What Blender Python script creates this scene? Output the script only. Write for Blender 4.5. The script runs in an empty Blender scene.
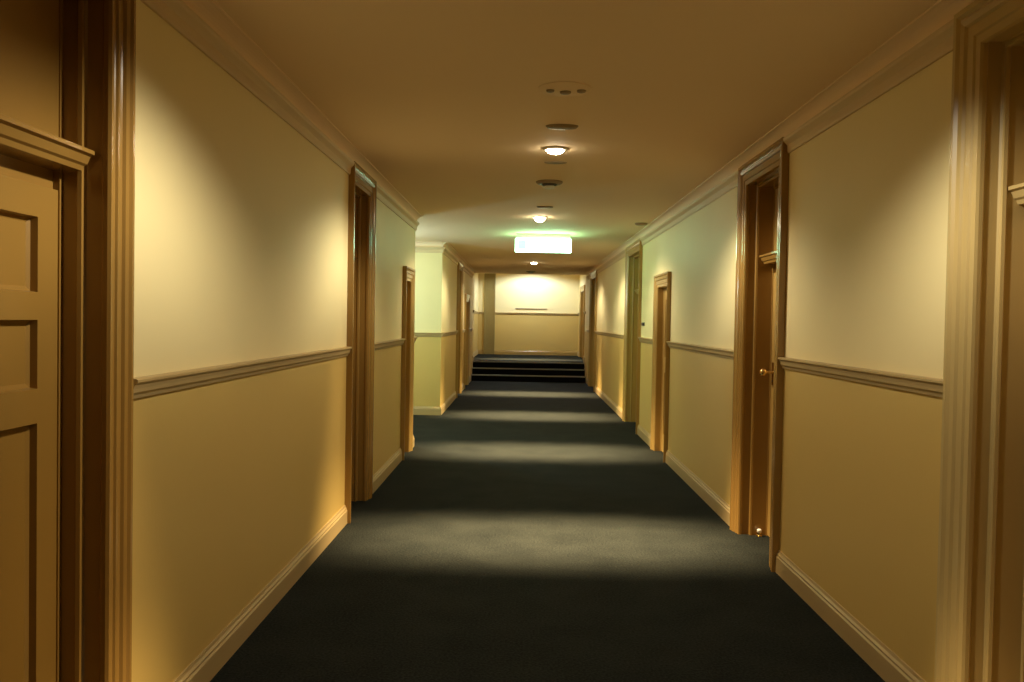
import bpy, bmesh, math, random
from mathutils import Vector, Matrix
random.seed(4)
C = bpy.context.scene.collection
PI = math.pi

# ------------------------------------------------------------------ dimensions (metres)
XL, XR = -1.28, 1.58            # faces of the two side walls
H = 2.70                        # corridor ceiling
Y0 = -3.6                       # wall behind the camera
YS = 20.9                       # foot of the steps
RISE, TREAD = 0.152, 0.29
ZL = 3 * RISE                   # landing floor
YE = 26.0                       # end wall
YC = 21.9                       # where the low ceiling stops
HL = ZL + 2.75                  # landing ceiling
YA0, YA1 = 9.95, 13.25          # side passage opening on the left
XA = -5.2
DADO0, DADO1 = 1.222, 1.290
BASE = 0.135
TALL = 2.50                     # opening height of the doorways with over-panels
LOW = 1.925                      # opening height of plain doorways

# ------------------------------------------------------------------ materials
def mat(name, col, rough=0.6, spec=0.5, metal=0.0, noise=None, bump=None, coat=0.0):
    m = bpy.data.materials.new(name); m.use_nodes = True
    nt = m.node_tree; b = nt.nodes['Principled BSDF']
    b.inputs['Base Color'].default_value = (*col, 1)
    b.inputs['Roughness'].default_value = rough
    b.inputs['Metallic'].default_value = metal
    b.inputs['Specular IOR Level'].default_value = spec
    b.inputs['Coat Weight'].default_value = coat
    b.inputs['Coat Roughness'].default_value = 0.15
    tc = nt.nodes.new('ShaderNodeTexCoord')
    if noise:                   # (scale xyz, amount): slight unevenness of the paint
        sc, amt = noise
        mp = nt.nodes.new('ShaderNodeMapping'); mp.inputs['Scale'].default_value = sc
        nz = nt.nodes.new('ShaderNodeTexNoise'); nz.inputs['Scale'].default_value = 1.0; nz.inputs['Detail'].default_value = 5
        mx = nt.nodes.new('ShaderNodeMix'); mx.data_type = 'RGBA'
        mx.inputs[6].default_value = (*[c * (1 - amt) for c in col], 1)
        mx.inputs[7].default_value = (*[min(1, c * (1 + amt)) for c in col], 1)
        nt.links.new(tc.outputs['Object'], mp.inputs['Vector']); nt.links.new(mp.outputs[0], nz.inputs['Vector'])
        nt.links.new(nz.outputs['Fac'], mx.inputs[0]); nt.links.new(mx.outputs[2], b.inputs['Base Color'])
    if bump:                    # (scale xyz, strength, distance)
        sc, st, ds = bump
        mp = nt.nodes.new('ShaderNodeMapping'); mp.inputs['Scale'].default_value = sc
        nz = nt.nodes.new('ShaderNodeTexNoise'); nz.inputs['Scale'].default_value = 1.0; nz.inputs['Detail'].default_value = 3
        bp = nt.nodes.new('ShaderNodeBump'); bp.inputs['Strength'].default_value = st; bp.inputs['Distance'].default_value = ds
        nt.links.new(tc.outputs['Object'], mp.inputs['Vector']); nt.links.new(mp.outputs[0], nz.inputs['Vector'])
        nt.links.new(nz.outputs['Fac'], bp.inputs['Height']); nt.links.new(bp.outputs[0], b.inputs['Normal'])
    return m

def emit(name, col, strength):
    m = bpy.data.materials.new(name); m.use_nodes = True
    b = m.node_tree.nodes['Principled BSDF']
    b.inputs['Base Color'].default_value = (*col, 1)
    b.inputs['Emission Color'].default_value = (*col, 1)
    b.inputs['Emission Strength'].default_value = strength
    return m

M_UP = mat('wall_cream', (.84, .70, .36), .55, .3, noise=((2, 2, 2), .03), bump=((90, 90, 14), .25, .002))
M_LO = mat('wall_buff', (.60, .41, .12), .5, .35, noise=((2, 2, 2), .03), bump=((90, 90, 14), .25, .002))
M_CEIL = mat('ceiling_paint', (.88, .68, .45), .8, .2, noise=((.8, .8, .8), .03))
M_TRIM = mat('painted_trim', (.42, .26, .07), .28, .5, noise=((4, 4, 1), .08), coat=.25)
M_TRIMD = mat('painted_trim_dark', (.31, .170, .038), .24, .5, noise=((4, 4, 1), .08), coat=.3)  # darker variant of the trim colour for some nearer doorways
M_TRIML = mat('painted_trim_pale', (.50, .36, .14), .32, .5, noise=((4, 4, 1), .05), coat=.15)  # paler variant of the trim colour, nearest right doorway only
M_DOORD = mat('painted_door_dark', (.31, .170, .034), .35, .45, noise=((5, 5, 1), .06))  # door colour set darker for the nearest left doorway
M_RAIL = mat('painted_rail', (.47, .33, .14), .35, .5, noise=((3, 3, 3), .05))
M_CORN = mat('painted_cornice', (.68, .51, .28), .6, .3)
M_DOOR = mat('painted_door', (.42, .25, .065), .38, .45, noise=((5, 5, 1), .06))
M_BROWN = mat('brown_door_paint', (.28, .20, .06), .4, .45)
M_BRASS = mat('brass', (.80, .58, .25), .25, .5, 1.0)
M_WHITE = mat('white_plastic', (.80, .76, .66), .45)
M_GREY = mat('dark_plastic', (.07, .06, .05), .5)
M_TAN = mat('tan_metal', (.34, .25, .14), .5)
M_RUB = mat('pale_rubber', (.85, .80, .70), .5)
M_BULB = emit('bulb', (1, .86, .58), 80)
M_BULBW = emit('bulb_white', (1, .97, .85), 60)
M_SIGN = emit('sign_face', (.42, 1, .58), 19)
M_PICTO = emit('sign_pictogram', (.45, .80, 1), 1.15)

def carpet():
    m = bpy.data.materials.new('carpet'); m.use_nodes = True
    nt = m.node_tree; b = nt.nodes['Principled BSDF']
    b.inputs['Roughness'].default_value = .95; b.inputs['Specular IOR Level'].default_value = .1
    tc = nt.nodes.new('ShaderNodeTexCoord')
    n1 = nt.nodes.new('ShaderNodeTexNoise'); n1.inputs['Scale'].default_value = 85; n1.inputs['Detail'].default_value = 4
    n2 = nt.nodes.new('ShaderNodeTexNoise'); n2.inputs['Scale'].default_value = 3; n2.inputs['Detail'].default_value = 5
    rp = nt.nodes.new('ShaderNodeValToRGB')
    rp.color_ramp.elements[0].position = .3; rp.color_ramp.elements[0].color = (.0032, .0044, .0037, 1)
    rp.color_ramp.elements[1].position = .72; rp.color_ramp.elements[1].color = (.0230, .0250, .0190, 1)
    mx = nt.nodes.new('ShaderNodeMath'); mx.operation = 'MULTIPLY_ADD'; mx.inputs[1].default_value = .35
    bp = nt.nodes.new('ShaderNodeBump'); bp.inputs['Strength'].default_value = .6; bp.inputs['Distance'].default_value = .004
    for n in (n1, n2): nt.links.new(tc.outputs['Object'], n.inputs['Vector'])
    sb = nt.nodes.new('ShaderNodeMath'); sb.operation = 'SUBTRACT'; sb.inputs[1].default_value = .5
    nt.links.new(n2.outputs['Fac'], sb.inputs[0])
    nt.links.new(sb.outputs[0], mx.inputs[0]); nt.links.new(n1.outputs['Fac'], mx.inputs[2])
    nt.links.new(mx.outputs[0], rp.inputs['Fac']); nt.links.new(rp.outputs[0], b.inputs['Base Color'])
    nt.links.new(n1.outputs['Fac'], bp.inputs['Height']); nt.links.new(bp.outputs[0], b.inputs['Normal'])
    return m
M_CARPET = carpet()
M_CARPD = mat('dark_riser_carpet', (.006, .005, .006), .95, .1)
M_NOSE = mat('step_nosing', (.32, .29, .22), .5, .4)

# ------------------------------------------------------------------ mesh helpers
def box(bm, x0, x1, y0, y1, z0, z1, mi=0):
    vs = [bm.verts.new(p) for p in ((x0,y0,z0),(x1,y0,z0),(x1,y1,z0),(x0,y1,z0),(x0,y0,z1),(x1,y0,z1),(x1,y1,z1),(x0,y1,z1))]
    for f in ((0,3,2,1),(4,5,6,7),(0,1,5,4),(1,2,6,5),(2,3,7,6),(3,0,4,7)):
        bm.faces.new([vs[i] for i in f]).material_index = mi

def lathe(bm, prof, segs=32, cx=0, cy=0, cz=0, axis='Z'):
    rings = []
    for r, z in prof:
        ring = []
        for k in range(segs):
            a = 2 * PI * k / segs
            u, v = r * math.cos(a), r * math.sin(a)
            p = (cx + u, cy + v, cz + z) if axis == 'Z' else ((cx + z, cy + u, cz + v) if axis == 'X' else (cx + u, cy + z, cz + v))
            ring.append(bm.verts.new(p))
        rings.append(ring)
    for a, b in zip(rings, rings[1:]):
        for k in range(segs):
            bm.faces.new((a[k], a[(k+1) % segs], b[(k+1) % segs], b[k]))
    for r in (rings[0], rings[-1]):
        bm.faces.new(r)

def link(name, bm, mats, parent=None, smooth=False, bevel=0.0):
    bmesh.ops.recalc_face_normals(bm, faces=bm.faces)
    me = bpy.data.meshes.new(name); bm.to_mesh(me); bm.free()
    for m in (mats if isinstance(mats, (list, tuple)) else [mats]): me.materials.append(m)
    o = bpy.data.objects.new(name, me); C.objects.link(o)
    if parent: o.parent = parent
    if smooth:
        for p in me.polygons: p.use_smooth = True
        md = o.modifiers.new('es', 'EDGE_SPLIT'); md.split_angle = math.radians(40)
    if bevel:
        md = o.modifiers.new('bv', 'BEVEL'); md.width = bevel; md.segments = 2; md.limit_method = 'ANGLE'
    return o

def struct(name, bm, mats, **k):
    o = link(name, bm, mats, **k); o['kind'] = 'structure'; return o

def tag(o, label, cat, group=None):
    o['label'] = label; o['category'] = cat
    if group: o['group'] = group
    return o

def empty(name, loc, label, cat, group=None):
    o = bpy.data.objects.new(name, None); C.objects.link(o); o.location = loc
    return tag(o, label, cat, group)

def copy_tree(o, parent=None):
    c = o.copy(); C.objects.link(c)
    if parent: c.parent = parent
    for ch in [q for q in bpy.data.objects if q.parent == o]: copy_tree(ch, c)
    return c

trim_n = [0]; door_n = [0]
def trim_name():
    trim_n[0] += 1; return 'trim_%d' % trim_n[0]

# side walls: s=+1 right wall, s=-1 left wall; depth d grows from the wall face into the wall (negative = into the corridor)
WIDER = [0.0]                    # set to the landing's extra width while the landing is built
def wx(s, d): return (XR + WIDER[0] + d) if s > 0 else (XL - WIDER[0] - d)

def extrude_y(s, prof, y0, y1, name, m, kind=True):
    """a moulding along the wall: prof is a closed loop of (d, z)"""
    bm = bmesh.new()
    a = [bm.verts.new((wx(s, d), y0, z)) for d, z in prof]
    b = [bm.verts.new((wx(s, d), y1, z)) for d, z in prof]
    n = len(prof)
    for k in range(n): bm.faces.new((a[k], a[(k+1) % n], b[(k+1) % n], b[k]))
    bm.faces.new(a); bm.faces.new(list(reversed(b)))
    return struct(name, bm, m)

def extrude_x(yf, prof, x0, x1, name, m):
    """the same along a wall that faces the camera (front face at y = yf)"""
    bm = bmesh.new()
    a = [bm.verts.new((x0, yf + d, z)) for d, z in prof]
    b = [bm.verts.new((x1, yf + d, z)) for d, z in prof]
    n = len(prof)
    for k in range(n): bm.faces.new((a[k], a[(k+1) % n], b[(k+1) % n], b[k]))
    bm.faces.new(a); bm.faces.new(list(reversed(b)))
    return struct(name, bm, m)

def P_BASE(z=0): return [(0, z), (-.022, z), (-.022, z+.095), (-.016, z+.103), (-.017, z+.112), (-.009, z+.122), (-.006, z+BASE), (0, z+BASE)]
def P_DADO(z=0):
    a, b = DADO0 + z, DADO1 + z
    return [(0, a), (-.010, a), (-.014, a+.012), (-.024, a+.022), (-.026, a+.034), (-.030, a+.046), (-.040, b-.012), (-.040, b-.004), (-.034, b), (0, b)]
P_PIC = [(0, 2.532), (-.010, 2.532), (-.014, 2.545), (-.016, 2.578), (-.024, 2.588), (-.038, 2.602), (-.042, 2.612), (-.042, 2.622), (0, 2.626)]
def P_COVE(top):
    r = .072
    pts = [(0, top - r - .008), (-.006, top - r - .008)]
    for k in range(0, 9):          # concave quarter up to the ceiling
        a = k / 8 * PI / 2
        pts.append((-.006 - r * (1 - math.cos(a)), top - .008 - r + r * math.sin(a)))
    return pts + [(-.006 - r, top), (0, top)]

# ------------------------------------------------------------------ doorways
ARCH = [(0, 0), (0, -.020), (.016, -.020), (.022, -.027), (.060, -.027), (.068, -.036), (.088, -.040), (.100, -.034), (.112, -.044), (.130, -.044), (.130, 0)]   # (outward, depth)
def sweep_u(s, prof, y0, y1, z0, zt):
    bm = bmesh.new()
    rows = [[bm.verts.new(p(u, d)) for u, d in prof] for p in (
        lambda u, d: (wx(s, d), y0 - u, z0), lambda u, d: (wx(s, d), y0 - u, zt + u),
        lambda u, d: (wx(s, d), y1 + u, zt + u), lambda u, d: (wx(s, d), y1 + u, z0))]
    n = len(prof)
    for a, b in zip(rows, rows[1:]):
        for k in range(n): bm.faces.new((a[k], a[(k+1) % n], b[(k+1) % n], b[k]))
    bm.faces.new(rows[0]); bm.faces.new(list(reversed(rows[-1])))
    return bm

def door_leaf(s, d, y0, y1, z0, z1, rows, far_hand=True, handle=True, cols=2, m=None):
    """panelled door: rows = list of (bottom, top) fractions of the panels"""
    door_n[0] += 1
    bm = bmesh.new()
    w = y1 - y0; st = .105
    ys = [y0]
    pw = (w - st * (cols + 1)) / cols
    for c in range(cols): ys += [y0 + st + c * (pw + st), y0 + (c + 1) * (pw + st)]
    ys.append(y1)
    zs = [z0]
    for a, b in rows: zs += [z0 + a, z0 + b]
    zs.append(z1)
    g = [[bm.verts.new((wx(s, d), y, z)) for z in zs] for y in ys]
    panels = []
    for i in range(len(ys) - 1):
        for j in range(len(zs) - 1):
            f = bm.faces.new((g[i][j], g[i+1][j], g[i+1][j+1], g[i][j+1]))
            if s > 0: f.normal_flip()
            if i % 2 == 1 and j % 2 == 1: panels.append(f)
    bm.normal_update()
    for f in panels:
        if (f.normal.x > 0) != (s < 0): f.normal_flip()
    bmesh.ops.inset_individual(bm, faces=panels, thickness=.005, depth=-.020)
    bmesh.ops.inset_individual(bm, faces=panels, thickness=.018, depth=-.006)
    edges = [e for e in bm.edges if e.is_boundary]
    r = bmesh.ops.extrude_edge_only(bm, edges=edges)
    for v in [q for q in r['geom'] if isinstance(q, bmesh.types.BMVert)]:
        v.co.x += s * .044
    bm.normal_update()
    me = bpy.data.meshes.new('door'); bm.to_mesh(me); bm.free(); me.materials.append(m or M_DOOR)
    o = bpy.data.objects.new('door_%d' % door_n[0], me); C.objects.link(o); o['kind'] = 'structure'
    if handle:
        hy = (y1 - .055) if far_hand else (y0 + .055)
        x = wx(s, d); hz = z0 + 1.16
        b = bmesh.new(); box(b, *sorted((x, x - s*.006)), hy - .025, hy + .025, hz - .09, hz + .07)
        pl = link('handle_plate', b, M_BRASS, o, bevel=.002)
        b = bmesh.new()
        prof = [(.012, 0), (.010, .010), (.009, .042), (.016, .046), (.025, .056), (.029, .068), (.027, .080), (.018, .090), (.004, .093)]
        lathe(b, [(r, -s * t) for r, t in prof], 20, x - s*.006, hy, hz, 'X')
        link('knob', b, M_BRASS, o, smooth=True)
        b = bmesh.new(); lathe(b, [(.006, 0), (.006, -s*.003), (.003, -s*.003)], 12, x - s*.006, hy, hz - .06, 'X')
        link('keyhole', b, M_GREY, pl)
    return o

def doorway(s, y0, y1, tall, z=0, handle=False, far_hand=True, aw=1.0, DEPTH=.175, m=None, md=None):
    m = m or M_TRIM; md = md or M_DOOR
    zt = (TALL if tall else LOW) + z
    arch = [(u * aw, d) for u, d in ARCH]
    struct(trim_name(), sweep_u(s, arch, y0, y1, z, zt), m)
    if tall:                     # panelled lining: two beads and a narrower inner frame
        ln = [(0, -.020), (-.012, -.020), (-.016, -.010), (-.016, .004), (-.010, .010), (-.010, .056), (-.016, .062), (-.022, .060), (-.034, .060), (-.036, .072), (-.030, .078), (-.030, DEPTH), (-.046, DEPTH), (-.046, DEPTH + .06), (0, DEPTH + .06)]
    else:
        ln = [(0, -.020), (-.012, -.020), (-.016, -.010), (-.016, .05), (-.022, .055), (-.030, .055), (-.030, .12), (0, .12)]
    struct(trim_name(), sweep_u(s, ln, y0, y1, z, zt), m)
    if tall:
        a, b = y0 + .03, y1 - .03
        led = 1.925 + z           # moulded ledge over the door
        bm = bmesh.new()
        prof = [(DEPTH + .05, led - .055), (DEPTH + .02, led - .055), (DEPTH + .02, led), (DEPTH - .06, led + .004), (DEPTH - .066, led + .018), (DEPTH - .075, led + .024), (DEPTH - .085, led + .046), (DEPTH - .097, led + .052), (DEPTH - .097, led + .064), (DEPTH - .02, led + .072), (DEPTH + .03, led + .072)]
        va = [bm.verts.new((wx(s, d), a, q)) for d, q in prof]; vb = [bm.verts.new((wx(s, d), b, q)) for d, q in prof]
        n = len(prof)
        for k in range(n): bm.faces.new((va[k], va[(k+1) % n], vb[(k+1) % n], vb[k]))
        bm.faces.new(va); bm.faces.new(list(reversed(vb)))
        struct(trim_name(), bm, m)
        bm = bmesh.new()         # fixed over-panel
        box(bm, *sorted((wx(s, DEPTH + .004), wx(s, DEPTH + .04))), a + .012, b - .012, led + .06, zt - .02)
        struct(trim_name(), bm, md)
        top = led - .058
        rows = [(.20, 1.08), (1.17, 1.36), (1.45, 1.455 + (top - z - 1.455 - .115))] if False else [(.20, 1.17), (1.27, 1.47), (1.55, top - z - .10)]
        door_leaf(s, DEPTH + .005, a + .016, b - .016, z + .008, top, rows, far_hand, handle, m=md)
    else:
        door_leaf(s, .06, y0 + .026, y1 - .026, z + .008, zt - .026, [(.20, .92), (1.10, zt - z - .16)], far_hand, handle, m=md)

# (side, y0, y1, tall, z, far_hand)
LEFT = [(-1, 1.74, 2.592, True, 0), (-1, 6.28, 6.93, True, 0), (-1, 9.08, 9.52, False, 0), (-1, 16.35, 17.2, True, 0), (-1, 18.5, 19.5, False, 0)]
RIGHT = [(1, 2.13, 2.99, True, 0), (1, 5.28, 6.08, True, 0), (1, 9.28, 9.98, False, 0), (1, 11.55, 12.85, True, 0), (1, 18.45, 19.75, True, 0), (1, 23.5, 25.0, False, ZL)]
for s, a, b, tall, z in LEFT + RIGHT:
    WIDER[0] = .11 if z else 0
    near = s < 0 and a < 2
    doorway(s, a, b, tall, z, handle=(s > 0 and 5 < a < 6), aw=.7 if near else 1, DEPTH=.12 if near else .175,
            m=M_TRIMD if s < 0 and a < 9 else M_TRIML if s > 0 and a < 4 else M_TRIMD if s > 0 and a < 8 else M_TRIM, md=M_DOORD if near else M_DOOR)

# ------------------------------------------------------------------ side walls
T = .32
def side_wall(name, s, y0, y1, doors, zbot=lambda y: 0.0, top=H, shift=0):
    bm = bmesh.new()
    def seg(a, b, za, zb, d0=0.0, mi=None):
        x = sorted((wx(s, d0), wx(s, T)))
        base = DADO0 + .03 + shift
        if mi is not None or za >= base: box(bm, x[0], x[1], a, b, za, zb, 0 if mi is None else mi)
        elif zb <= base: box(bm, x[0], x[1], a, b, za, zb, 1)
        else:
            box(bm, x[0], x[1], a, b, za, base, 1); box(bm, x[0], x[1], a, b, base, zb, 0)
    y = y0
    for _, a, b, tall, z in doors:
        seg(y, a, 0, top)
        zt = (TALL if tall else LOW) + z
        seg(a, b, zt, top)
        seg(a, b, 0, zt, .245 if tall else .125, 1)
        if z: seg(a, b, 0, z)
        y = b
    seg(y, y1, 0, top)
    return struct(name, bm, [M_UP, M_LO])
WIDER[0] = 0
side_wall('wall_left', -1, Y0, YA0, LEFT[:3])
WIDER[0] = 0
side_wall('wall_left_far', -1, YA1, YC, LEFT[3:])
side_wall('wall_right', 1, Y0, YC, RIGHT[:5])
WIDER[0] = .11
side_wall('wall_left_landing', -1, YC, YE, [], top=HL, shift=ZL)
side_wall('wall_right_landing', 1, YC, YE, RIGHT[5:], top=HL, shift=ZL)
WIDER[0] = 0

def facing_wall(name, x0, x1, y0, y1, z0, z1, split):
    bm = bmesh.new(); box(bm, x0, x1, y0, y1, z0, split, 1); box(bm, x0, x1, y0, y1, split, z1, 0)
    return struct(name, bm, [M_UP, M_LO])
facing_wall('wall_passage_far', XA, XL - T, YA1, YA1 + .2, 0, H, DADO0 + .03)
facing_wall('wall_passage_near', XA, XL - T, YA0 - .2, YA0, 0, H, DADO0 + .03)
facing_wall('wall_passage_end', XA - .2, XA, YA0 - .2, YA1 + .2, 0, H, DADO0 + .03)
facing_wall('wall_back', XL - T, XR + T, Y0 - .2, Y0, 0, H, DADO0 + .03)
facing_wall('wall_end', XL - T - .11, XR + T + .11, YE, YE + .2, 0, HL, DADO0 + ZL + .03)

# floors and ceilings
bm = bmesh.new()
box(bm, XL - T, XR + T, Y0 - .2, YS + .02, -.12, 0); box(bm, XA - .2, XL - T, YA0 - .2, YA1 + .2, -.12, 0)
struct('floor', bm, M_CARPET)
bm = bmesh.new(); box(bm, XL - T - .11, XR + T + .11, YS + 2 * TREAD + .02, YE + .2, ZL - .12, ZL)
struct('floor_landing', bm, M_CARPET)
bm = bmesh.new()
box(bm, XL - T, XR + T, Y0 - .2, YC, H, H + .12); box(bm, XA - .2, XL - T, YA0 - .2, YA1 + .2, H, H + .12)
box(bm, XL - T, XR + T, YC - .12, YC, H + .12, HL)
struct('ceiling', bm, M_CEIL)
bm = bmesh.new(); box(bm, XL - T - .11, XR + T + .11, YC - .12, YE + .2, HL, HL + .12)
struct('ceiling_landing', bm, M_CEIL)

# ------------------------------------------------------------------ baseboards, dado rails, cornices
AW = .130
def runs(doors, y0, y1):
    out = []; y = y0
    for _, a, b, *_r in doors: out.append((y, a - AW)); y = b + AW
    out.append((y, y1)); return [(a, b) for a, b in out if b - a > .02]
def dress(s, side, doors, y0, y1, z=0, top=H, cornice=True):
    for a, b in runs(doors, y0, y1):
        extrude_y(s, P_BASE(z), a, b, 'baseboard_' + side, M_RAIL)
        extrude_y(s, P_DADO(z + (.018 if s > 0 else 0)), a, b, trim_name(), M_RAIL)
    if cornice:
        tall = [d for d in doors if d[3]]
        for a, b in runs(tall, y0, y1):
            extrude_y(s, P_PIC, a, b, trim_name(), M_CORN)
        extrude_y(s, P_COVE(top), y0, y1, trim_name(), M_CEIL)
dress(-1, 'left', LEFT[:3], Y0, YA0 + .022)
dress(-1, 'left', LEFT[3:], YA1 - .022, YS)
dress(1, 'right', RIGHT[:5], Y0, YS)
dress(-1, 'left', [], YS + 2 * TREAD, YC, ZL, cornice=False)
dress(1, 'right', [], YS + 2 * TREAD, YC, ZL, cornice=False)
WIDER[0] = .11
dress(-1, 'left', [], YC, YE, ZL, cornice=False)
dress(1, 'right', RIGHT[5:], YC, YE, ZL, cornice=False)
WIDER[0] = 0
# passage and end wall (wall front at y, mouldings stand towards the camera)
extrude_x(YA1, P_BASE(), XA, XL, 'baseboard_passage', M_RAIL)
extrude_x(YA1, P_DADO(), XA, XL, trim_name(), M_RAIL)
extrude_x(YA1, P_PIC, XA, XL, trim_name(), M_CORN)
extrude_x(YA1, P_COVE(H), XA, XL, trim_name(), M_CEIL)
DX0, DX1 = -1.18, -.90          # tall narrow doorway in the end wall
for a, b in ((XL - .11, DX0 - .03), (DX1 + .03, XR + .11)):
    extrude_x(YE, P_BASE(ZL), a, b, 'baseboard_end', M_TRIM)
    extrude_x(YE, P_DADO(ZL), a, b, trim_name(), M_RAIL)
# raking baseboards beside the steps
for s, side in ((-1, 'left'), (1, 'right')):
    bm = bmesh.new()
    pr = [(YS - .02, 0), (YS + 2*TREAD + .02, ZL), (YS + 2*TREAD + .02, ZL + BASE), (YS - .02, BASE)]
    va = [bm.verts.new((wx(s, 0), y, z)) for y, z in pr]; vb = [bm.verts.new((wx(s, -.022), y, z)) for y, z in pr]
    for k in range(4): bm.faces.new((va[k], va[(k+1) % 4], vb[(k+1) % 4], vb[k]))
    bm.faces.new(va); bm.faces.new(list(reversed(vb)))
    struct('baseboard_' + side, bm, M_RAIL)

# tall narrow brown doorway in the end wall: frame, over-panel, leaf
bm = bmesh.new()
for x0, x1 in ((DX0 - .03, DX0 + .02), (DX1 - .02, DX1 + .03)): box(bm, x0, x1, YE - .035, YE, ZL, ZL + 2.6)
box(bm, DX0 + .02, DX1 - .02, YE - .035, YE, ZL + 2.5, ZL + 2.6)
box(bm, DX0 + .02, DX1 - .02, YE - .040, YE, ZL + 1.94, ZL + 2.0)
box(bm, DX0 + .02, DX1 - .02, YE - .014, YE, ZL + 2.0, ZL + 2.5)
struct(trim_name(), bm, M_BROWN, bevel=.004)
door_n[0] += 1
bm = bmesh.new()
box(bm, DX0 + .02, DX1 - .02, YE - .012, YE, ZL + .01, ZL + 1.94)
for z0, z1 in ((.01, .2), (1.0, 1.12), (1.82, 1.94)): box(bm, DX0 + .02, DX1 - .02, YE - .024, YE - .012, ZL + z0, ZL + z1)
for x0, x1 in ((DX0 + .02, DX0 + .08), (DX1 - .08, DX1 - .02)): box(bm, x0, x1, YE - .024, YE - .012, ZL + .2, ZL + 1.0); box(bm, x0, x1, YE - .024, YE - .012, ZL + 1.12, ZL + 1.82)
struct('door_%d' % door_n[0], bm, M_BROWN)

# ------------------------------------------------------------------ the steps
st = empty('staircase', (.15, YS, 0), 'three dark carpeted steps with pale nosings rising to the landing at the far end', 'steps')
for k in range(3):
    bm = bmesh.new()
    y = k * TREAD; z = (k + 1) * RISE
    w0, w1 = XL + .022 - .15, XR - .022 - .15
    box(bm, w0, w1, y, (k + 1) * TREAD + .02 if k < 2 else y + .04, k * RISE - (.0 if k == 0 else .02), z - .02, 0)
    box(bm, w0, w1, y - .012, (k + 1) * TREAD if k < 2 else y + .04, z - .02, z, 1)
    o = link('step', bm, [M_CARPD, M_CARPET], st)
    bm = bmesh.new()
    box(bm, w0, w1, y - .018, y + .035, z - .022, z + .004)
    link('nosing', bm, M_NOSE, o, bevel=.003)

# ------------------------------------------------------------------ ceiling fittings
def lamp(y, x, label, zc=H, bulb=M_BULB, dome=.038):
    r = empty('recessed_downlight', (x, y, zc), label, 'downlight', 'downlights along the corridor ceiling')
    bm = bmesh.new()
    lathe(bm, [(.060, 0), (.088, 0), (.088, -.004), (.080, -.010), (.066, -.012), (.060, -.006)], 36)
    link('trim_ring', bm, M_WHITE, r, smooth=True)
    bm = bmesh.new()
    lathe(bm, [(.062, 0), (.060, -dome * .35), (.048, -dome * .68), (.028, -dome * .92), (.006, -dome)], 28)
    link('lens', bm, bulb, r, smooth=True)
    return r
LAMPS = [(5.95, .20, 'small round recessed downlight glowing on the ceiling nearest to the viewer'),
         (9.85, .17, 'bright recessed downlight on the ceiling just before the lit exit sign'),
         (13.5, .18, 'recessed downlight on the ceiling hidden close behind the lit exit sign'),
         (17.5, .20, 'small far downlight on the ceiling seen below the lit exit sign')]
for y, x, lb in LAMPS: lamp(y, x, lb, dome=.06 if 9 < y < 11 else .038)
lamp(25.0, .25, 'white downlight over the landing in front of the far end wall', HL, M_BULBW)

def light(name, y, x, z, size, blend, energy, col, rad=.04):
    l = bpy.data.lights.new(name, 'SPOT'); l.spot_size = math.radians(size); l.spot_blend = blend
    l.energy = energy; l.color = col; l.shadow_soft_size = rad
    o = bpy.data.objects.new(name, l); C.objects.link(o); o.location = (x, y, z)
    return o
def profile(o, c0, c1, v0, v1):
    # strength as a function of the cosine off the axis
    l = o.data; l.use_nodes = True; nt = l.node_tree; em = nt.nodes['Emission']
    tc = nt.nodes.new('ShaderNodeTexCoord'); sp = nt.nodes.new('ShaderNodeSeparateXYZ')
    ab = nt.nodes.new('ShaderNodeMath'); ab.operation = 'ABSOLUTE'
    mr = nt.nodes.new('ShaderNodeMapRange'); mr.interpolation_type = 'SMOOTHSTEP'
    for k, v in ((1, c0), (2, c1), (3, v0), (4, v1)): mr.inputs[k].default_value = v
    nt.links.new(tc.outputs['Normal'], sp.inputs[0]); nt.links.new(sp.outputs['Z'], ab.inputs[0])
    nt.links.new(ab.outputs[0], mr.inputs[0]); nt.links.new(mr.outputs[0], em.inputs['Strength'])
def batwing(o, low=.28):
    # luminaire distribution: most of the wide light leaves sideways, little straight down
    o.scale = (1, .56, 1)       # the fitting spreads across the corridor
    profile(o, .30, .78, 1.0, low)
WARM = (1, .92, .74)
for i, (y, x) in enumerate([(2.62, .2)] + [(y, x) for y, x, _ in LAMPS]):
    batwing(light('downlight_wide', y, x, H - .07, 158, .45, 235, WARM), low=.22)
    b = light('downlight_beam', y, x, H - .07, 110, .9, 3300, (1, .76, .44))
    b.scale = (1, .26, 1); profile(b, .80, 1.0, .05, 1.0); b.rotation_euler.x = math.radians(-2.5)        # the reflector throws a band across the corridor
light('landing_wide', 25.0, .25, HL - .07, 160, .3, 175, (.74, .88, 1))
light('landing_wide', 22.9, .2, HL - .07, 160, .3, 40, (1, .95, .78))
b = light('landing_beam', 22.9, .2, HL - .07, 78, 1.0, 2500, (1, .78, .47)); b.scale = (1, .40, 1)
pl = bpy.data.lights.new('passage_light', 'POINT'); pl.energy = 105; pl.color = (.70, .98, .98); pl.shadow_soft_size = .12
po = bpy.data.objects.new('passage_light', pl); C.objects.link(po); po.location = (-2.6, 11.6, 2.05)

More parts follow.
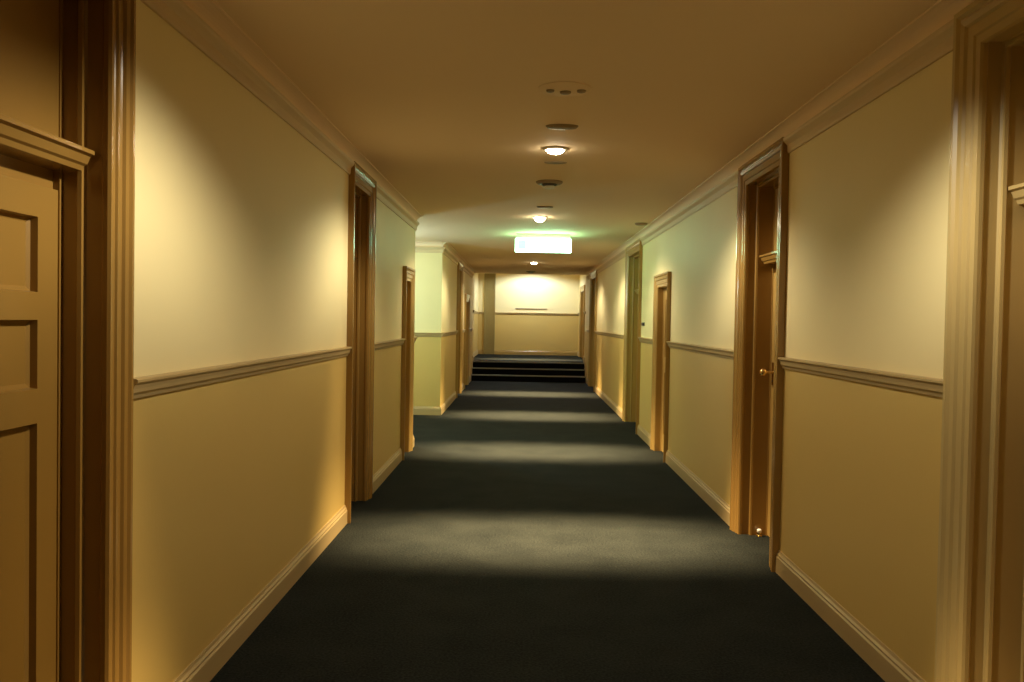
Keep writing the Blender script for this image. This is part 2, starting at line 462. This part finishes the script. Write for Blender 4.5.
def disc(name, x, y, prof, m, label, cat, sq=.5):
    bm = bmesh.new(); lathe(bm, prof, 40); bmesh.ops.scale(bm, vec=(1, sq, 1), verts=bm.verts)
    o = link(name, bm, m, smooth=True); o.location = (x, y, H)
    return tag(o, label, cat)
disc('ceiling_vent', .216, 5.25, [(.100, 0), (.100, -.006), (.088, -.016), (.05, -.018), (.004, -.018)], M_TAN, 'slim brown oval vent on the ceiling just in front of the nearest glowing downlight', 'vent')
disc('ceiling_blank_plate', .222, 6.45, [(.085, 0), (.085, -.004), (.078, -.008), (.004, -.009)], M_TAN, 'thin tan oval cover plate on the ceiling just beyond the nearest glowing downlight', 'cover plate')
disc('ceiling_cover', .206, 8.95, [(.085, 0), (.085, -.008), (.075, -.014), (.004, -.015)], M_TAN, 'thin pale oval cover on the ceiling between smoke detector and exit sign', 'cover plate')
disc('ceiling_sensor', 1.40, 10.3, [(.075, 0), (.075, -.012), (.06, -.024), (.004, -.028)], M_TAN, 'small round tan sensor on the ceiling beside the right cornice', 'sensor', 1)
# old fixing marks
r = empty('ceiling_rose', (.193, 4.42, H), 'faint round ceiling rose with three dark fixing knobs nearest the viewer', 'ceiling rose')
bm = bmesh.new(); lathe(bm, [(.140, 0), (.140, -.004), (.125, -.008), (.004, -.008)], 44); link('plate', bm, M_CEIL, r, smooth=True)
for x, y, q in ((-.075, 0, .022), (.005, .03, .030), (.085, 0, .024)):
    bm = bmesh.new(); lathe(bm, [(q, -.007), (q * .9, -.016), (q * .4, -.020), (.002, -.020)], 20, x, y); link('knob', bm, M_TAN, r, smooth=True)
def detector(x, y, z, label):
    r = empty('smoke_detector', (x, y, z), label, 'smoke detector', 'smoke detectors on the ceiling')
    bm = bmesh.new(); lathe(bm, [(.115, 0), (.115, -.010), (.098, -.022), (.004, -.022)], 36); link('base', bm, M_TAN, r, smooth=True)
    bm = bmesh.new(); lathe(bm, [(.070, -.020), (.066, -.032), (.040, -.036), (.004, -.036)], 32); link('chamber', bm, M_GREY, r, smooth=True)
    bm = bmesh.new(); lathe(bm, [(.040, -.034), (.052, -.044), (.046, -.056), (.02, -.062), (.004, -.062)], 32); link('cap', bm, M_WHITE, r, smooth=True)
detector(.202, 7.35, H, 'dark based smoke detector with pale cap on the ceiling beyond the nearest downlight')
detector(.16, 20.6, H, 'tiny dark smoke detector on the ceiling edge above the far steps')

# ------------------------------------------------------------------ lit exit sign
sx, sy = .255, 11.75
sg = empty('exit_sign', (sx, sy, H - .02), 'bright white illuminated exit sign box hanging from the ceiling', 'exit sign')
bm = bmesh.new(); box(bm, -.37, .37, -.03, .03, -.05, .02)
link('mounting_bar', bm, M_WHITE, sg, bevel=.004)
bm = bmesh.new(); box(bm, -.385, .385, -.045, .045, -.232, -.05)
link('lit_panel', bm, M_SIGN, sg, bevel=.006)
bm = bmesh.new(); box(bm, -.35, -.235, -.049, -.044, -.20, -.075)
link('pictogram', bm, M_PICTO, sg)

# ------------------------------------------------------------------ small fittings on the walls
bm = bmesh.new(); x = wx(1, 0); box(bm, x - .012, x, 11.10, 11.30, 1.46, 1.505); box(bm, x - .018, x - .012, 11.12, 11.28, 1.47, 1.495)
tag(link('wall_plate', bm, M_GREY, bevel=.002), 'small dark horizontal plate on the right wall above the dado rail', 'wall plate')
bm = bmesh.new(); box(bm, -.25, .72, YE - .02, YE, ZL + 1.40, ZL + 1.425); box(bm, -.22, .69, YE - .032, YE - .02, ZL + 1.405, ZL + 1.42)
tag(link('wall_rail', bm, M_TAN, bevel=.003), 'thin dark horizontal rail fixed to the pale far end wall', 'rail')
r = empty('door_stop', (1.70, 6.02, 0), 'small pale doorstop on the carpet at the foot of the right doorway', 'doorstop')
bm = bmesh.new(); lathe(bm, [(.022, 0), (.022, .006), (.012, .010), (.011, .030), (.002, .030)], 20); link('base', bm, M_BRASS, r, smooth=True)
bm = bmesh.new(); lathe(bm, [(.013, .028), (.016, .032), (.016, .046), (.010, .052), (.002, .052)], 20); link('buffer', bm, M_RUB, r, smooth=True)

# ------------------------------------------------------------------ world, camera, colour
w = bpy.data.worlds.new('World'); bpy.context.scene.world = w; w.use_nodes = True
w.node_tree.nodes['Background'].inputs['Color'].default_value = (0, 0, 0, 1)
cam = bpy.data.cameras.new('Camera'); co = bpy.data.objects.new('Camera', cam); C.objects.link(co)
cam.sensor_width = 36; cam.lens = 850 / 1024 * 36; cam.clip_start = .05
yaw = math.atan((523 - 512) / 850); pitch = math.atan((320.5 - 341) / 850); roll = math.radians(1.0)
fwd = Vector((-math.sin(yaw) * math.cos(pitch), math.cos(yaw) * math.cos(pitch), math.sin(pitch)))
rt = fwd.cross(Vector((0, 0, 1))).normalized(); up = rt.cross(fwd)
r2 = rt * math.cos(roll) + up * math.sin(roll); u2 = up * math.cos(roll) - rt * math.sin(roll)
co.matrix_world = Matrix(((r2.x, u2.x, -fwd.x, 0), (r2.y, u2.y, -fwd.y, 0), (r2.z, u2.z, -fwd.z, 1.5), (0, 0, 0, 1)))
sc = bpy.context.scene
sc.camera = co
sc.view_settings.view_transform = 'Standard'; sc.view_settings.look = 'None'
sc.view_settings.gamma = 1; sc.view_settings.use_curve_mapping = False
sc.view_settings.exposure = 0.12
sc.cycles.use_denoising = True
sc.cycles.max_bounces = 10; sc.cycles.diffuse_bounces = 6
